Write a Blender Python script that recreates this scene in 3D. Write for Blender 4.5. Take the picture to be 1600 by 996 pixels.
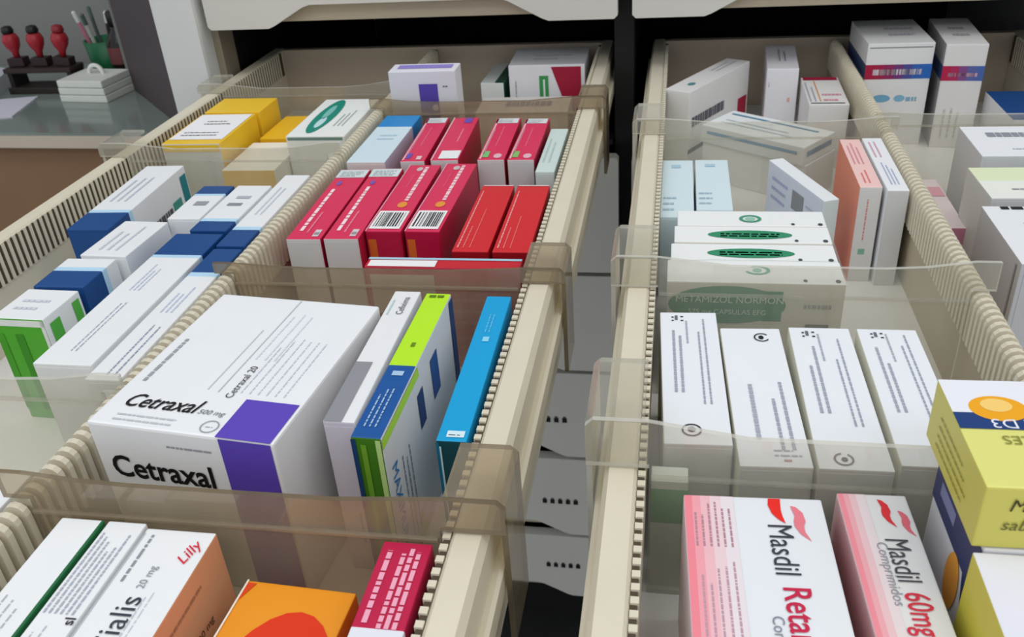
import bpy, bmesh, math, random
from mathutils import Vector, Matrix
random.seed(4)
for o in list(bpy.data.objects): bpy.data.objects.remove(o)
S = bpy.context.scene
C = S.collection
ZR = 1.0                      # height of the drawer rails above the floor (m)

# ------------------------------------------------------------------ camera
cam = bpy.data.cameras.new('camera'); co = bpy.data.objects.new('camera', cam); C.objects.link(co)
cam.lens = 31.5; cam.sensor_width = 36; cam.clip_start = 0.01
rgt = Vector((0.98490491, 0.16103419, -0.06348472))
dwn = Vector((0.02805986, -0.51044147, -0.85945456))
fwd = Vector((-0.1708068, 0.84469965, -0.50725491))
m = Matrix.Identity(4)
for i in range(3):
    m[i][0] = rgt[i]; m[i][1] = -dwn[i]; m[i][2] = -fwd[i]
m[0][3], m[1][3], m[2][3] = 0, 0, 0.30 + ZR
co.matrix_world = m
cam.dof.use_dof = True; cam.dof.focus_distance = 0.55; cam.dof.aperture_fstop = 22
S.camera = co

# ------------------------------------------------------------------ light
w = bpy.data.worlds.new('room_ambient'); S.world = w; w.use_nodes = True
w.node_tree.nodes['Background'].inputs[0].default_value = (0.92, 0.96, 1.0, 1)
w.node_tree.nodes['Background'].inputs[1].default_value = 0.84
def ceiling_lamp(x, y, sx, sy, power):
    l = bpy.data.lights.new('ceiling_lamp', 'AREA'); l.shape = 'RECTANGLE'; l.size = sx; l.size_y = sy
    l.energy = power; l.color = (1.0, 0.985, 0.96)
    o = bpy.data.objects.new('ceiling_lamp', l); C.objects.link(o); o.location = (x, y, 2.6)
ceiling_lamp(-0.7, 0.35, 1.2, 0.6, 5)
ceiling_lamp(0.9, 0.35, 1.2, 0.6, 5)
ceiling_lamp(-0.7, -1.0, 1.2, 0.6, 8)
ceiling_lamp(0.9, -1.0, 1.2, 0.6, 8)
S.view_settings.view_transform = 'Standard'; S.view_settings.look = 'None'
S.view_settings.gamma = 1; S.view_settings.use_curve_mapping = False
S.view_settings.exposure = -0.15

# ------------------------------------------------------------------ materials
def lin(h):
    h = h.lstrip('#'); v = [int(h[i:i+2], 16)/255 for i in (0, 2, 4)]
    return tuple(c/12.92 if c <= .04045 else ((c+.055)/1.055)**2.4 for c in v)
MATS = {}
def mat(hexc, rough=0.45, var=0.04, scale=60, spec=0.4, key=None, metallic=0, bump=0):
    k = (hexc, rough, var, scale, spec, metallic, bump)
    if k in MATS: return MATS[k]
    M = bpy.data.materials.new(key or 'surface_'+hexc.strip('#')); M.use_nodes = True
    nt = M.node_tree; b = nt.nodes['Principled BSDF']; c = lin(hexc)
    tc = nt.nodes.new('ShaderNodeTexCoord'); n = nt.nodes.new('ShaderNodeTexNoise'); n.inputs['Scale'].default_value = scale
    nt.links.new(tc.outputs['Object'], n.inputs['Vector'])
    mx = nt.nodes.new('ShaderNodeMix'); mx.data_type = 'RGBA'
    mx.inputs[6].default_value = (*[x*(1-var) for x in c], 1); mx.inputs[7].default_value = (*[min(1, x*(1+var)) for x in c], 1)
    nt.links.new(n.outputs['Fac'], mx.inputs[0]); nt.links.new(mx.outputs[2], b.inputs['Base Color'])
    b.inputs['Roughness'].default_value = rough; b.inputs['Specular IOR Level'].default_value = spec
    b.inputs['Metallic'].default_value = metallic
    if bump:
        bp = nt.nodes.new('ShaderNodeBump'); bp.inputs['Strength'].default_value = bump; bp.inputs['Distance'].default_value = .001
        nt.links.new(n.outputs['Fac'], bp.inputs['Height']); nt.links.new(bp.outputs[0], b.inputs['Normal'])
    MATS[k] = M
    return M
def acrylic(name, tint, haze, hz):
    M = bpy.data.materials.new(name); M.use_nodes = True; nt = M.node_tree
    for n in list(nt.nodes):
        if n.type != 'OUTPUT_MATERIAL': nt.nodes.remove(n)
    out = nt.nodes['Material Output']
    tr = nt.nodes.new('ShaderNodeBsdfTransparent'); tr.inputs[0].default_value = (*lin(tint), 1)
    df = nt.nodes.new('ShaderNodeBsdfDiffuse'); df.inputs[0].default_value = (*lin(haze), 1)
    gl = nt.nodes.new('ShaderNodeBsdfGlossy'); gl.inputs['Roughness'].default_value = .06; gl.inputs[0].default_value = (.9, .9, .9, 1)
    tc = nt.nodes.new('ShaderNodeTexCoord'); n = nt.nodes.new('ShaderNodeTexNoise'); n.inputs['Scale'].default_value = 45
    nt.links.new(tc.outputs['Object'], n.inputs['Vector'])
    mr = nt.nodes.new('ShaderNodeMapRange'); mr.inputs[3].default_value = hz*.7; mr.inputs[4].default_value = hz*1.3
    nt.links.new(n.outputs['Fac'], mr.inputs[0])
    m1 = nt.nodes.new('ShaderNodeMixShader'); nt.links.new(mr.outputs[0], m1.inputs[0])
    nt.links.new(tr.outputs[0], m1.inputs[1]); nt.links.new(df.outputs[0], m1.inputs[2])
    fr = nt.nodes.new('ShaderNodeFresnel')
    ge = nt.nodes.new('ShaderNodeNewGeometry'); ir = nt.nodes.new('ShaderNodeMapRange')     # same thin-sheet index entering and leaving
    ir.inputs[3].default_value = 1.45; ir.inputs[4].default_value = 1/1.45
    nt.links.new(ge.outputs['Backfacing'], ir.inputs[0]); nt.links.new(ir.outputs[0], fr.inputs[0])
    m2 = nt.nodes.new('ShaderNodeMixShader'); nt.links.new(fr.outputs[0], m2.inputs[0])
    nt.links.new(m1.outputs[0], m2.inputs[1]); nt.links.new(gl.outputs[0], m2.inputs[2])
    nt.links.new(m2.outputs[0], out.inputs[0])
    return M
ACR = acrylic('clear_acrylic', '#f4f3ee', '#e6e4dc', .13)
ACRB = acrylic('smoky_acrylic', '#e6dece', '#cabfac', .24)
ACRE = acrylic('clear_acrylic_edge', '#e6e6de', '#eceae2', .5)
ACRBE = acrylic('smoky_acrylic_edge', '#b8ac98', '#8d7f69', .5)
CREAM = mat('#dcd4bf', .42, .06, 30, key='cream_plastic')
CREAM2 = mat('#d3c9b2', .5, .07, 25, key='aged_cream_plastic')
BEIGE = mat('#b9ab99', .6, .05, 20, key='beige_panel')
FRONT = mat('#cfcdc6', .45, .03, 15, key='off_white_front')
BLACK = mat('#121213', .6, .2, 30, key='carcass_shade_black')  # near-black puts the unlit darkness of the cabinet inside into the colour

# ------------------------------------------------------------------ mesh helpers
def link(name, me, mats, parent=None, loc=(0, 0, 0), rot=None):
    o = bpy.data.objects.new(name, me); C.objects.link(o)
    for x in (mats if isinstance(mats, (list, tuple)) else [mats]): 
        if len(me.materials) < (len(mats) if isinstance(mats, (list, tuple)) else 1): me.materials.append(x)
    o.location = loc
    if rot: o.rotation_euler = rot
    if parent: o.parent = parent
    return o
def from_bm(name, bm, mats, parent=None, loc=(0, 0, 0), rot=None, smooth=False):
    me = bpy.data.meshes.new(name); bmesh.ops.recalc_face_normals(bm, faces=bm.faces[:]); bm.to_mesh(me); bm.free()
    if smooth:
        for p in me.polygons: p.use_smooth = True
    return link(name, me, mats, parent, loc, rot)
def abox(bm, x0, x1, y0, y1, z0, z1, bev=0):
    r = bmesh.ops.create_cube(bm, size=1)
    vs = r['verts']
    bmesh.ops.scale(bm, vec=(x1-x0, y1-y0, z1-z0), verts=vs)
    bmesh.ops.translate(bm, vec=((x0+x1)/2, (y0+y1)/2, (z0+z1)/2), verts=vs)
    if bev:
        es = list({e for v in vs for e in v.link_edges})
        bmesh.ops.bevel(bm, geom=es, offset=bev, segments=2, affect='EDGES', profile=.6)
def extrude_y(bm, pts, y0, y1):          # pts: (x, z) outline, counter-clockwise
    a = [bm.verts.new((x, y0, z)) for x, z in pts]; b = [bm.verts.new((x, y1, z)) for x, z in pts]
    n = len(pts)
    bm.faces.new(a); bm.faces.new(b[::-1])
    for i in range(n): bm.faces.new((a[i], b[i], b[(i+1) % n], a[(i+1) % n]))
def lathe(bm, prof, n=16, cx=0, cy=0, cap=True):
    rings = [[bm.verts.new((cx+r*math.cos(2*math.pi*i/n), cy+r*math.sin(2*math.pi*i/n), z)) for i in range(n)] for r, z in prof]
    for a, b in zip(rings, rings[1:]):
        for i in range(n): bm.faces.new((a[i], a[(i+1) % n], b[(i+1) % n], b[i]))
    if cap: bm.faces.new(rings[0][::-1]); bm.faces.new(rings[-1])
def empty(name, loc=(0, 0, 0), rz=0):
    o = bpy.data.objects.new(name, None); C.objects.link(o); o.location = loc; o.rotation_euler = (0, 0, rz); o.empty_display_size = .05
    return o
def tag(o, label, cat, group=None):
    o['label'] = label; o['category'] = cat
    if group: o['group'] = group
    return o
def struct(o): o['kind'] = 'structure'; return o

# ------------------------------------------------------------------ the room
bm = bmesh.new(); abox(bm, -3.2, 2.2, -2.2, 2.05, -.05, 0)
struct(from_bm('floor', bm, mat('#2a2a2a', .5, .25, 12, key='dark_floor')))
bm = bmesh.new(); abox(bm, -3.2, 2.2, 2.0, 2.08, 0, 2.75)
struct(from_bm('wall_back', bm, mat('#8b8b89', .8, .03, 6, key='grey_wall', bump=.2)))

# ------------------------------------------------------------------ cabinet carcass and closed drawers
YC = 1.08
cab = tag(empty('drawer_cabinet', (-.06, 1.4, 0)), 'off-white pharmacy drawer cabinet with side post, inside coloured dark for shade', 'cabinet')
def cpart(name, x0, x1, y0, y1, z0, z1, mt, bev=0):
    bm = bmesh.new(); abox(bm, x0+.06, x1+.06, y0-1.4, y1-1.4, z0, z1, bev); return from_bm(name, bm, mt, cab)
cpart('side_panel', -.648, -.590, YC-.01, 1.78, 0.0, ZR+.26, mat('#d4d6d4', .45, .03, 12, key='pale_cabinet_side'), .006)
cpart('side_panel', .475, .53, YC-.01, 1.78, 0.0, ZR+.26, mat('#d4d6d4', .45, .03, 12, key='pale_cabinet_side'), .006)
cpart('shade_liner', -.590, -.587, YC+.07, 1.752, .1, ZR+.235, BLACK)  # thin sheet added so the pale side reads as dark inside
cpart('inner_post', -.590, -.580, YC+.022, YC+.06, ZR-.09, ZR+.235, mat('#8d8371', .6, .08, 20, key='brown_inner_post'))
cpart('upright', -.074, -.050, YC+.05, 1.76, .1, ZR+.235, BLACK)
cpart('back_panel', -.586, .475, 1.755, 1.775, .1, ZR+.235, BLACK)
cpart('top_panel', -.588, .473, YC+.0, 1.775, ZR+.237, ZR+.258, FRONT)
cpart('plinth', -.588, .473, YC+.05, 1.77, 0.0, .09, BLACK)
for x0, x1 in ((-.584, -.555), (-.100, -.076), (-.049, -.012), (.42, .472)):
    cpart('runner', x0, x1, YC+.035, 1.70, ZR-.103, ZR-.0965, BLACK)
cpart('inner_shelf', -.585, -.0745, YC+.04, 1.75, ZR+.066, ZR+.072, BLACK)
cpart('inner_shelf', -.0495, .474, YC+.04, 1.75, ZR+.066, ZR+.072, BLACK)

def front_mesh(wd, hz, notch=True):
    """closed drawer front, origin at bottom centre of its front face"""
    bm = bmesh.new(); h2 = wd/2
    if notch:
        p = [(-h2, .004), (-h2+.004, 0), (-.176*wd/.514, 0), (-.168*wd/.514, .003), (-.128*wd/.514, .024), (-.118*wd/.514, .027),
             (.118*wd/.514, .027), (.128*wd/.514, .024), (.168*wd/.514, .003), (.176*wd/.514, 0), (h2-.004, 0), (h2, .004), (h2, hz-.004), (h2-.004, hz), (-h2+.004, hz), (-h2, hz-.004)]
    else: p = [(-h2, 0), (h2, 0), (h2, hz), (-h2, hz)]
    extrude_y(bm, p, 0, .018)
    return bm
def label_marks(parent, x, z, n, hx='#161616'):
    bm = bmesh.new(); r = random.Random(n*7+int(z*100))
    for i in range(n):
        a = x+i*.0125
        abox(bm, a, a+.007, -.0007, 0, z, z+.0085); abox(bm, a+.0015, a+.0055, -.0008, 0, z+.0095, z+.011)
    from_bm('label_marks', bm, mat(hx, .6), parent)
def closed_drawer(xc, wd, zb, zt, label, marks=0, group='closed drawers of the cabinet'):
    t = tag(empty('closed_drawer', (xc, YC, ZR+zb)), label, 'drawer', group)
    from_bm('front_panel', front_mesh(wd, zt-zb-.004), FRONT, t)
    bm = bmesh.new(); k = wd/.514                       # sloped finger recess behind the notch
    pts = [(-.18*k, .0185, .004), (.18*k, .0185, .004), (.18*k, .0185, .05), (-.18*k, .0185, .05)]
    abox(bm, -.19*k, .19*k, .0185, .026, .0045, .05)
    from_bm('finger_recess', bm, mat('#b9ae99', .5, .05, 20, key='recess_plastic'), t)
    bm = bmesh.new(); abox(bm, -h_(wd), h_(wd), .0265, .45, .006, min(.12, zt-zb-.04)); from_bm('drawer_box', bm, BLACK, t)
    if marks: label_marks(t, .134, .066, marks)
    return t
def h_(wd): return wd/2-.03
XL, XR = -.324, .210
closed_drawer(XL, .514, .063, .232, 'closed off-white drawer right above the open drawer by the pale post')
closed_drawer(XR, .520, .063, .232, 'closed off-white drawer right above the open drawer with the green-oval boxes')
seams = [-.104, -.274, -.436, -.598, -.762, -.905]
nth = ['first', 'second', 'third', 'fourth', 'lowest']
for i in range(5):
    closed_drawer(XL, .514, seams[i+1]+.002, seams[i], 'closed drawer with scooped grip, %s one below the open drawer by the pale post' % nth[i], [0, 0, 4, 5, 5][i])
    closed_drawer(XR, .520, seams[i+1]+.002, seams[i], 'closed drawer with scooped grip, %s one below the open drawer holding the green-oval boxes' % nth[i])

# ------------------------------------------------------------------ open drawers
ZF = -.088                       # inside floor level, relative to the rails
Y0, Y1 = .150, 1.240
PITCH = .0075
def wall_profile(s):             # s=+1: right wall (inner face at x=0, outside +x)
    p = [(0, -.0955), (.013, -.0955), (.013, -.046), (.0225, -.040), (.0225, -.027), (.0205, -.0255), (.0175, -.0265), (.0172, -.005), (.0145, 0), (.002, 0), (0, -.002)]
    return p if s > 0 else [(-x, z) for x, z in p][::-1]
tooth_meshes = {}
def tooth_mesh(kind):
    if kind in tooth_meshes: return tooth_meshes[kind]
    bm = bmesh.new()
    if kind == 'shallow': abox(bm, -.0022, -.0002, -.0017, .0017, -.034, -.0004)
    elif kind == 'wall':         # vertical rib, 4 mm proud (toward -x)
        abox(bm, -.0040, -.0002, -.0019, .0019, -.034, -.0004)
    else:                        # rib arching over the partition
        pts = []
        for k in range(7):
            a = math.pi*k/6; pts.append((.0066*math.cos(a), -.0045+.0066*math.sin(a)))
        extrude_y(bm, [(.0066, -.034)] + pts + [(-.0066, -.034)], -.0019, .0019)
    bmesh.ops.recalc_face_normals(bm, faces=bm.faces[:])
    me = bpy.data.meshes.new('comb_tooth'); bm.to_mesh(me); bm.free(); me.materials.append(CREAM)
    tooth_meshes[kind] = me
    return me
def comb(parent, kind, x, flip, y_first, y_split, y_last):
    """teeth one by one up to y_split, the tiny far ones joined"""
    me = tooth_mesh(kind); y = y_first
    while y < y_split:
        o = bpy.data.objects.new('comb_tooth', me); C.objects.link(o); o.parent = parent
        o.location = (x, y, 0); 
        if flip: o.rotation_euler = (0, 0, math.pi)
        y += PITCH
    bm = bmesh.new()
    while y < y_last:
        t = bmesh.new(); t.from_mesh(me)
        bmesh.ops.transform(t, matrix=Matrix.Translation((x, y, 0)) @ Matrix.Rotation(math.pi if flip else 0, 4, 'Z'), verts=t.verts)
        tm = bpy.data.meshes.new('tmp'); t.to_mesh(tm); t.free(); bm.from_mesh(tm); bpy.data.meshes.remove(tm)
        y += PITCH
    o = from_bm('comb_teeth', bm, CREAM, parent); o['kind'] = 'stuff'
def open_drawer(xl, xr, xp, label):
    t = tag(empty('open_drawer', ((xl+xr)/2, (Y0+Y1)/2, ZR)), label, 'drawer', 'pulled-out drawers')
    cx, cy = t.location.x, t.location.y
    y0, y1 = Y0-cy, Y1-cy
    for s, x in ((-1, xl), (1, xr)):
        bm = bmesh.new(); extrude_y(bm, wall_profile(s), y0, y1)
        wl = from_bm('side_wall', bm, CREAM, t, (x-cx, 0, 0))
        bm = bmesh.new(); sd = .0014 if s < 0 and xl < -.3 else .0033; abox(bm, -sd*(s > 0), sd*(s < 0), y0+.02, y1-.02, -.0335, -.0016); from_bm('slot_shade_strip', bm, mat('#4d4232', .7, .1, 30, key='painted_slot_shade'), wl)  # dark strip painted in for the shade of hollow slots between teeth
        comb(wl, 'shallow' if s < 0 and xl < -.3 else 'wall', 0, s < 0, y0+.03, .73-cy if s*xl < 0 or s > 0 else .80-cy, y1-.03)
    bm = bmesh.new(); abox(bm, xl-cx, xr-cx, y0, y1-.012, -.0955, ZF); from_bm('bottom_panel', bm, mat('#f0eeea', .5, .03, 15, key='drawer_bottom'), t)
    bm = bmesh.new(); abox(bm, xl-cx, xr-cx, y1-.012, y1, ZF, .0, .001); from_bm('back_panel', bm, BEIGE, t)
    bm = bmesh.new(); extrude_y(bm, [(xp-cx-.0025, ZF), (xp-cx+.0025, ZF), (xp-cx+.0025, -.004), (xp-cx-.0025, -.004)], y0, y1-.012)
    pw = from_bm('partition', bm, mat('#b9ad95', .6, .08, 25, key='dull_partition'), t)
    comb(pw, 'part', xp-cx, False, y0+.02, .76-cy, y1-.03)
    fr = from_bm('front_panel', front_mesh(xr-xl+.06, .105), FRONT, t, (0, y0-.018, -.10))
    return t
LXL, LXR, LXP = -.555, -.0975, -.327
RXL, RXR, RXP = -.0125, .418, .2005
open_drawer(LXL, LXR, LXP, 'pulled-out cream drawer beside the pale post, holding the pink and white-blue cartons')
open_drawer(RXL, RXR, RXP, 'pulled-out cream drawer holding the green-oval boxes and red-wave boxes')

# ------------------------------------------------------------------ clear dividers hooked over rail and partition
def edged(o, ends):                     # sawn edges of the sheet look frosted
    for p in o.data.polygons: p.material_index = int((abs(p.normal.y) > .5) == ends)
def divider(y, x_rail, side, x_part, ztop, label, mt, scoop=.006, dep=.042, arm=.075):
    """side=-1: hooks over the left wall, +1 over the right wall"""
    t = tag(empty('clear_divider', ((x_rail+x_part)/2, y, ZR+ZF)), label, 'divider', 'clear dividers in the drawers')
    bx = t.location.x; s = side; o = -ZF
    tip = x_rail - s*.0055; pr = x_part + s*.008       # clear gap between tooth tips
    out = x_rail + s*.0265
    pts = [(pr, .0003), (tip, .0003), (tip, o+.0012), (out, o+.0012), (out, o+ztop-.004), (out-s*.004, o+ztop), (x_rail-s*.004, o+ztop)]
    n = 8
    for k in range(1, n):                              # scooped upper edge
        f = k/n; x = x_rail - s*.004 + (x_part + s*.012 - x_rail + s*.004)*f
        pts.append((x, o+ztop-scoop*min(1, 4*f)*min(1, 6*(1-f))))
    pts += [(x_part+s*.008, o+ztop), (x_part-s*.007, o+ztop), (x_part-s*.007, o+.0035), (pr, o+.0035)]
    bm = bmesh.new(); extrude_y(bm, [(x-bx, z) for x, z in pts], -.0015, .0015); edged(from_bm('panel', bm, [mt, ACRE if mt is ACR else ACRBE], t), False)
    bm = bmesh.new()                                   # saddle over the rail and the arm outside it
    a0, a1 = sorted((x_rail-s*.003, out)); 
    p2 = [(x_rail-s*.003, o+ztop-.003), (x_rail+s*.0235, o+ztop-.003), (x_rail+s*.0235, o-arm), (out, o-arm), (out, o+ztop-.004), (out-s*.004, o+ztop), (x_rail-s*.003, o+ztop)]
    extrude_y(bm, [(x-bx, z) for x, z in p2], .0018, dep); edged(from_bm('rail_clip', bm, [mt, ACRE if mt is ACR else ACRBE], t), True)
    bm = bmesh.new()                                   # thin stiffening ledge along the front
    p3 = sorted((tip+(-s)*.001, pr+s*.001))
    abox(bm, p3[0]-bx, p3[1]-bx, -.0042, -.0016, o-.004, o-.0025); from_bm('ledge', bm, mt, t)
    return t
divider(.395, LXL, -1, LXP, .016, 'clear divider in front of the green-ended carton', ACR)
divider(.800, LXL, -1, LXP, .015, 'clear divider in front of the yellow cartons', ACR)
divider(1.020, LXL, -1, LXP, .012, 'clear divider behind the yellow cartons', ACR)
divider(.302, LXR, 1, LXP, .020, 'smoky clear divider in front of the purple-banded carton', ACRB, .004)
divider(.548, LXR, 1, LXP, .012, 'smoky clear divider between pink cartons and purple-banded carton', ACRB, .003)
divider(.942, LXR, 1, LXP, .014, 'smoky clear divider behind the pink cartons', ACRB, .004)
divider(.356, RXL, -1, RXP, .030, 'clear divider between the white printed cartons and the red-wave cartons', ACR, .008, .055)
divider(.546, RXL, -1, RXP, .024, 'clear divider in front of the green-oval cartons', ACR, .006, .05)
divider(.858, RXL, -1, RXP, .016, 'clear divider behind the pale blue cartons', ACR, .004, .05)
divider(.890, RXR, 1, RXP, .010, 'clear divider behind the stacked white cartons near the far tall ones', ACR, .003)

# ------------------------------------------------------------------ cartons
WHITE = '#eceef0'
def crt(hx): return mat(hx, .42, .02, 40, .35, key='carton_'+hx.strip('#'))
def ink(hx): return mat(hx, .5, .02, 80, .3, key='ink_'+hx.strip('#'))
TXT = {}
def text_mesh(s, bold, shear, font_scale=1.0):
    k = (s, bold, shear)
    if k in TXT: return TXT[k]
    cu = bpy.data.curves.new('lettering', 'FONT'); cu.body = s; cu.size = 1; cu.align_x = 'CENTER'; cu.align_y = 'CENTER'
    cu.offset = bold; cu.shear = shear; cu.resolution_u = 3
    o = bpy.data.objects.new('tmp_text', cu); C.objects.link(o)
    dg = bpy.context.evaluated_depsgraph_get(); me = bpy.data.meshes.new_from_object(o.evaluated_get(dg))
    data = ([v.co.copy() for v in me.vertices], [tuple(p.vertices) for p in me.polygons])
    bpy.data.objects.remove(o); bpy.data.curves.remove(cu); bpy.data.meshes.remove(me)
    TXT[k] = data
    return data
EPS = .00035
class Carton:
    def __init__(s, name, label, x, y, zt, wd, dp, yaw=0, h=None, base=None, col=WHITE, faces=None, bands=(), cat='carton', group=None, pitch=0, roll=0, bev=.0009, flap='front', inset=0):
        base = ZF if base is None else base
        h = h if h is not None else zt-base
        s.w, s.d, s.h = wd, dp, h
        s.base_hex = col
        cols = {f: col for f in ('top', 'bottom', 'front', 'back', 'left', 'right')}
        if faces: cols.update(faces)
        bm = bmesh.new(); abox(bm, -wd/2, wd/2, -dp/2, dp/2, 0, h, bev)
        for ax, lo, hi, hx, only in bands:
            d = (wd, dp, h)[ax]; off = (-wd/2, -dp/2, 0)[ax]
            for f in (lo, hi):
                if 0 < f < 1:
                    co_ = [0, 0, 0]; co_[ax] = off+f*d; no = [0, 0, 0]; no[ax] = 1
                    bmesh.ops.bisect_plane(bm, geom=bm.verts[:]+bm.edges[:]+bm.faces[:], plane_co=co_, plane_no=no)
        mats = []; idx = {}
        def mi(hx):
            if hx not in idx: idx[hx] = len(mats); mats.append(crt(hx))
            return idx[hx]
        bm.normal_update()
        for f in bm.faces:
            n = f.normal; a = max(range(3), key=lambda i: abs(n[i]))
            nm = {(0, 1): 'right', (0, 0): 'left', (1, 1): 'back', (1, 0): 'front', (2, 1): 'top', (2, 0): 'bottom'}[(a, 1 if n[a] > 0 else 0)]
            hx = cols[nm]; c = f.calc_center_median(); c = (c.x+wd/2, c.y+dp/2, c.z)
            for ax, lo, hi, bh, only in bands:
                d = (wd, dp, h)[ax]
                if lo*d-1e-6 <= c[ax] <= hi*d+1e-6 and (not only or nm in only): hx = bh
            f.material_index = mi(hx)
        me = bpy.data.meshes.new(name); bm.to_mesh(me); bm.free()
        for x_ in mats: me.materials.append(x_)
        o = bpy.data.objects.new(name, me); C.objects.link(o)
        o.location = (x, y, ZR+base); o.rotation_euler = (math.radians(pitch), math.radians(roll), math.radians(yaw))
        tag(o, label, cat, group); s.o = o
        s.pieces = []; s.cur = None; s.small = [[], [], [], []]
        s.rnd = random.Random(label)
        if flap:
            fw, fh, org, U, V, N = s.frame(flap)
            fc = cols[flap]
            for ax, lo, hi, bh, only in bands:
                if ax == 1 and ((flap == 'front' and lo <= 0) or (flap == 'back' and hi >= 1)) and (not only or flap in only): fc = bh
            b2 = bmesh.new()
            q = [org+U*(fw*a)+V*(fh*b) for a, b in ((.03, .06), (.97, .06), (.97, .97), (.03, .97))]
            v0 = [b2.verts.new(p+N*.0001) for p in q]; v1 = [b2.verts.new(p+N*EPS*.8) for p in q]
            b2.faces.new(v0[::-1]); b2.faces.new(v1)
            for i in range(4): b2.faces.new((v0[i], v0[(i+1) % 4], v1[(i+1) % 4], v1[i]))
            from_bm('end_flap', b2, crt(fc), o)
    def frame(s, f):
        w, d, h = s.w, s.d, s.h; X, Y, Z = Vector((1, 0, 0)), Vector((0, 1, 0)), Vector((0, 0, 1))
        return {'top': (w, d, Vector((-w/2, -d/2, h)), X, Y, Z), 'front': (w, h, Vector((-w/2, -d/2, 0)), X, Z, -Y),
                'right': (d, h, Vector((w/2, -d/2, 0)), Y, Z, X), 'left': (d, h, Vector((-w/2, d/2, 0)), -Y, Z, -X),
                'back': (w, h, Vector((w/2, d/2, 0)), -X, Z, Y)}[f]
    def poly(s, f, pts, hx, lift=1, nm='printed_panel'):
        fw, fh, org, U, V, N = s.frame(f)
        if s.cur is None:                       # a printed panel of its own
            t = [[], [], [], []]; s.pieces.append((nm, t))
        else: t = s.cur
        pv, pf, pm, ms = t
        if hx not in ms: ms.append(hx)
        b = len(pv); pv += [org+U*(fw*u)+V*(fh*v)+N*EPS*lift*1.15 for u, v in pts]
        pf.append(tuple(range(b, b+len(pts)))); pm.append(ms.index(hx)); return s
    def group(s, nm):
        s.cur = [[], [], [], []]; s.pieces.append((nm, s.cur))
    def endgroup(s): s.cur = None
    def rect(s, f, u0, v0, u1, v1, hx, lift=1): return s.poly(f, [(u0, v0), (u1, v0), (u1, v1), (u0, v1)], hx, lift)
    def oval(s, f, cu, cv, ru, rv, hx, lift=1, n=28, rot=0):
        fw, fh = s.frame(f)[:2]; c, sn = math.cos(math.radians(rot)), math.sin(math.radians(rot)); pts = []
        for i in range(n):
            a = 2*math.pi*i/n; x, y = ru*math.cos(a), rv*math.sin(a)      # metres
            pts.append((cu+(x*c-y*sn)/fw, cv+(x*sn+y*c)/fh))
        return s.poly(f, pts, hx, lift, 'printed_oval')
    def ring(s, f, cu, cv, r, th, hx, a0=0, a1=360, n=20, squash=1):
        fw, fh = s.frame(f)[:2]; s.group('emblem_ring')
        for i in range(n):
            A = [math.radians(a0+(a1-a0)*k/n) for k in (i, i+1)]
            P = [(cu+q*math.cos(a)/fw, cv+squash*q*math.sin(a)/fh) for q, a in ((r-th, A[0]), (r, A[0]), (r, A[1]), (r-th, A[1]))]
            s.poly(f, P, hx, 1.3)
        s.endgroup(); return s
    def lines(s, f, u0, v0, u1, v1, n, hx='#8b8f98', run='u', fill=.38, word=.0045, ragged=.35):
        """rows of unreadable small print: word-length dashes"""
        fw, fh = s.frame(f)[:2]; R = s.rnd; s.cur = s.small
        if fill < .55: fill *= .8; word *= .75; hx = '#%02x%02x%02x' % tuple(int(int(hx[i:i+2], 16)*.78+(int(s.base_hex[i:i+2], 16))*.22) for i in (1, 3, 5))
        for k in range(n):
            if run == 'u': a, b, L = u0, u1, fw
            else: a, b, L = v0, v1, fh
            end = b-(b-a)*ragged*R.random(); p = a; wd_ = word/L
            t0 = ((v0, v1) if run == 'u' else (u0, u1)); st = (t0[1]-t0[0])/n; c0 = t0[0]+st*k; c1 = c0+st*fill
            while p < end:
                q = min(end, p+wd_*(.4+R.random()*1.3))
                if run == 'u': s.rect(f, p, c0, q, c1, hx)
                else: s.rect(f, c0, p, c1, q, hx)
                p = q+wd_*.22
        s.cur = None; return s
    def barcode(s, f, u0, v0, u1, v1, run='u', back='#f2f2f2', hx='#26272b'):
        s.group('barcode'); s.rect(f, u0, v0, u1, v1, back); R = s.rnd; p = .08
        while p < .92:
            q = p+.015+.045*R.random()
            if run == 'u': s.rect(f, u0+(u1-u0)*p, v0+(v1-v0)*.12, u0+(u1-u0)*min(q, .93), v1-(v1-v0)*.1, hx, 1.4)
            else: s.rect(f, u0+(u1-u0)*.1, v0+(v1-v0)*p, u1-(u1-u0)*.1, v0+(v1-v0)*min(q, .93), hx, 1.4)
            p = q+.015+.05*R.random()
        s.endgroup(); return s
    def text(s, f, st, u, v, size, hx='#1d1d22', rot=0, bold=.0, shear=0, sx=1, lift=1.6):
        fw, fh, org, U, V, N = s.frame(f); vs, fs = text_mesh(st, bold, shear)
        c, sn = math.cos(math.radians(rot)), math.sin(math.radians(rot))
        o = org+U*(fw*u)+V*(fh*v)+N*EPS*lift; tv = []
        for q in vs:
            x, y = q.x*size*sx, q.y*size
            tv.append(o+U*(x*c-y*sn)+V*(x*sn+y*c))
        s.pieces.append(('lettering', [tv, list(fs), [0]*len(fs), [hx]])); return s
    def done(s):
        if s.small[0]: s.pieces.append(('small_print', s.small))
        for nm, (v, f, mi, ms) in s.pieces:
            me = bpy.data.meshes.new(nm); me.from_pydata([tuple(q) for q in v], [], f)
            for hx in ms: me.materials.append(ink(hx))
            for p, i in zip(me.polygons, mi): p.material_index = i
            if nm in ('emblem_ring', 'wave_emblem'):
                t = bmesh.new(); t.from_mesh(me); bmesh.ops.remove_doubles(t, verts=t.verts[:], dist=1e-6); t.to_mesh(me); t.free()
            o = bpy.data.objects.new(nm, me); C.objects.link(o); o.parent = s.o
            if nm in ('small_print', 'barcode', 'lettering'): o['kind'] = 'stuff'
        return s
K = Carton
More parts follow.
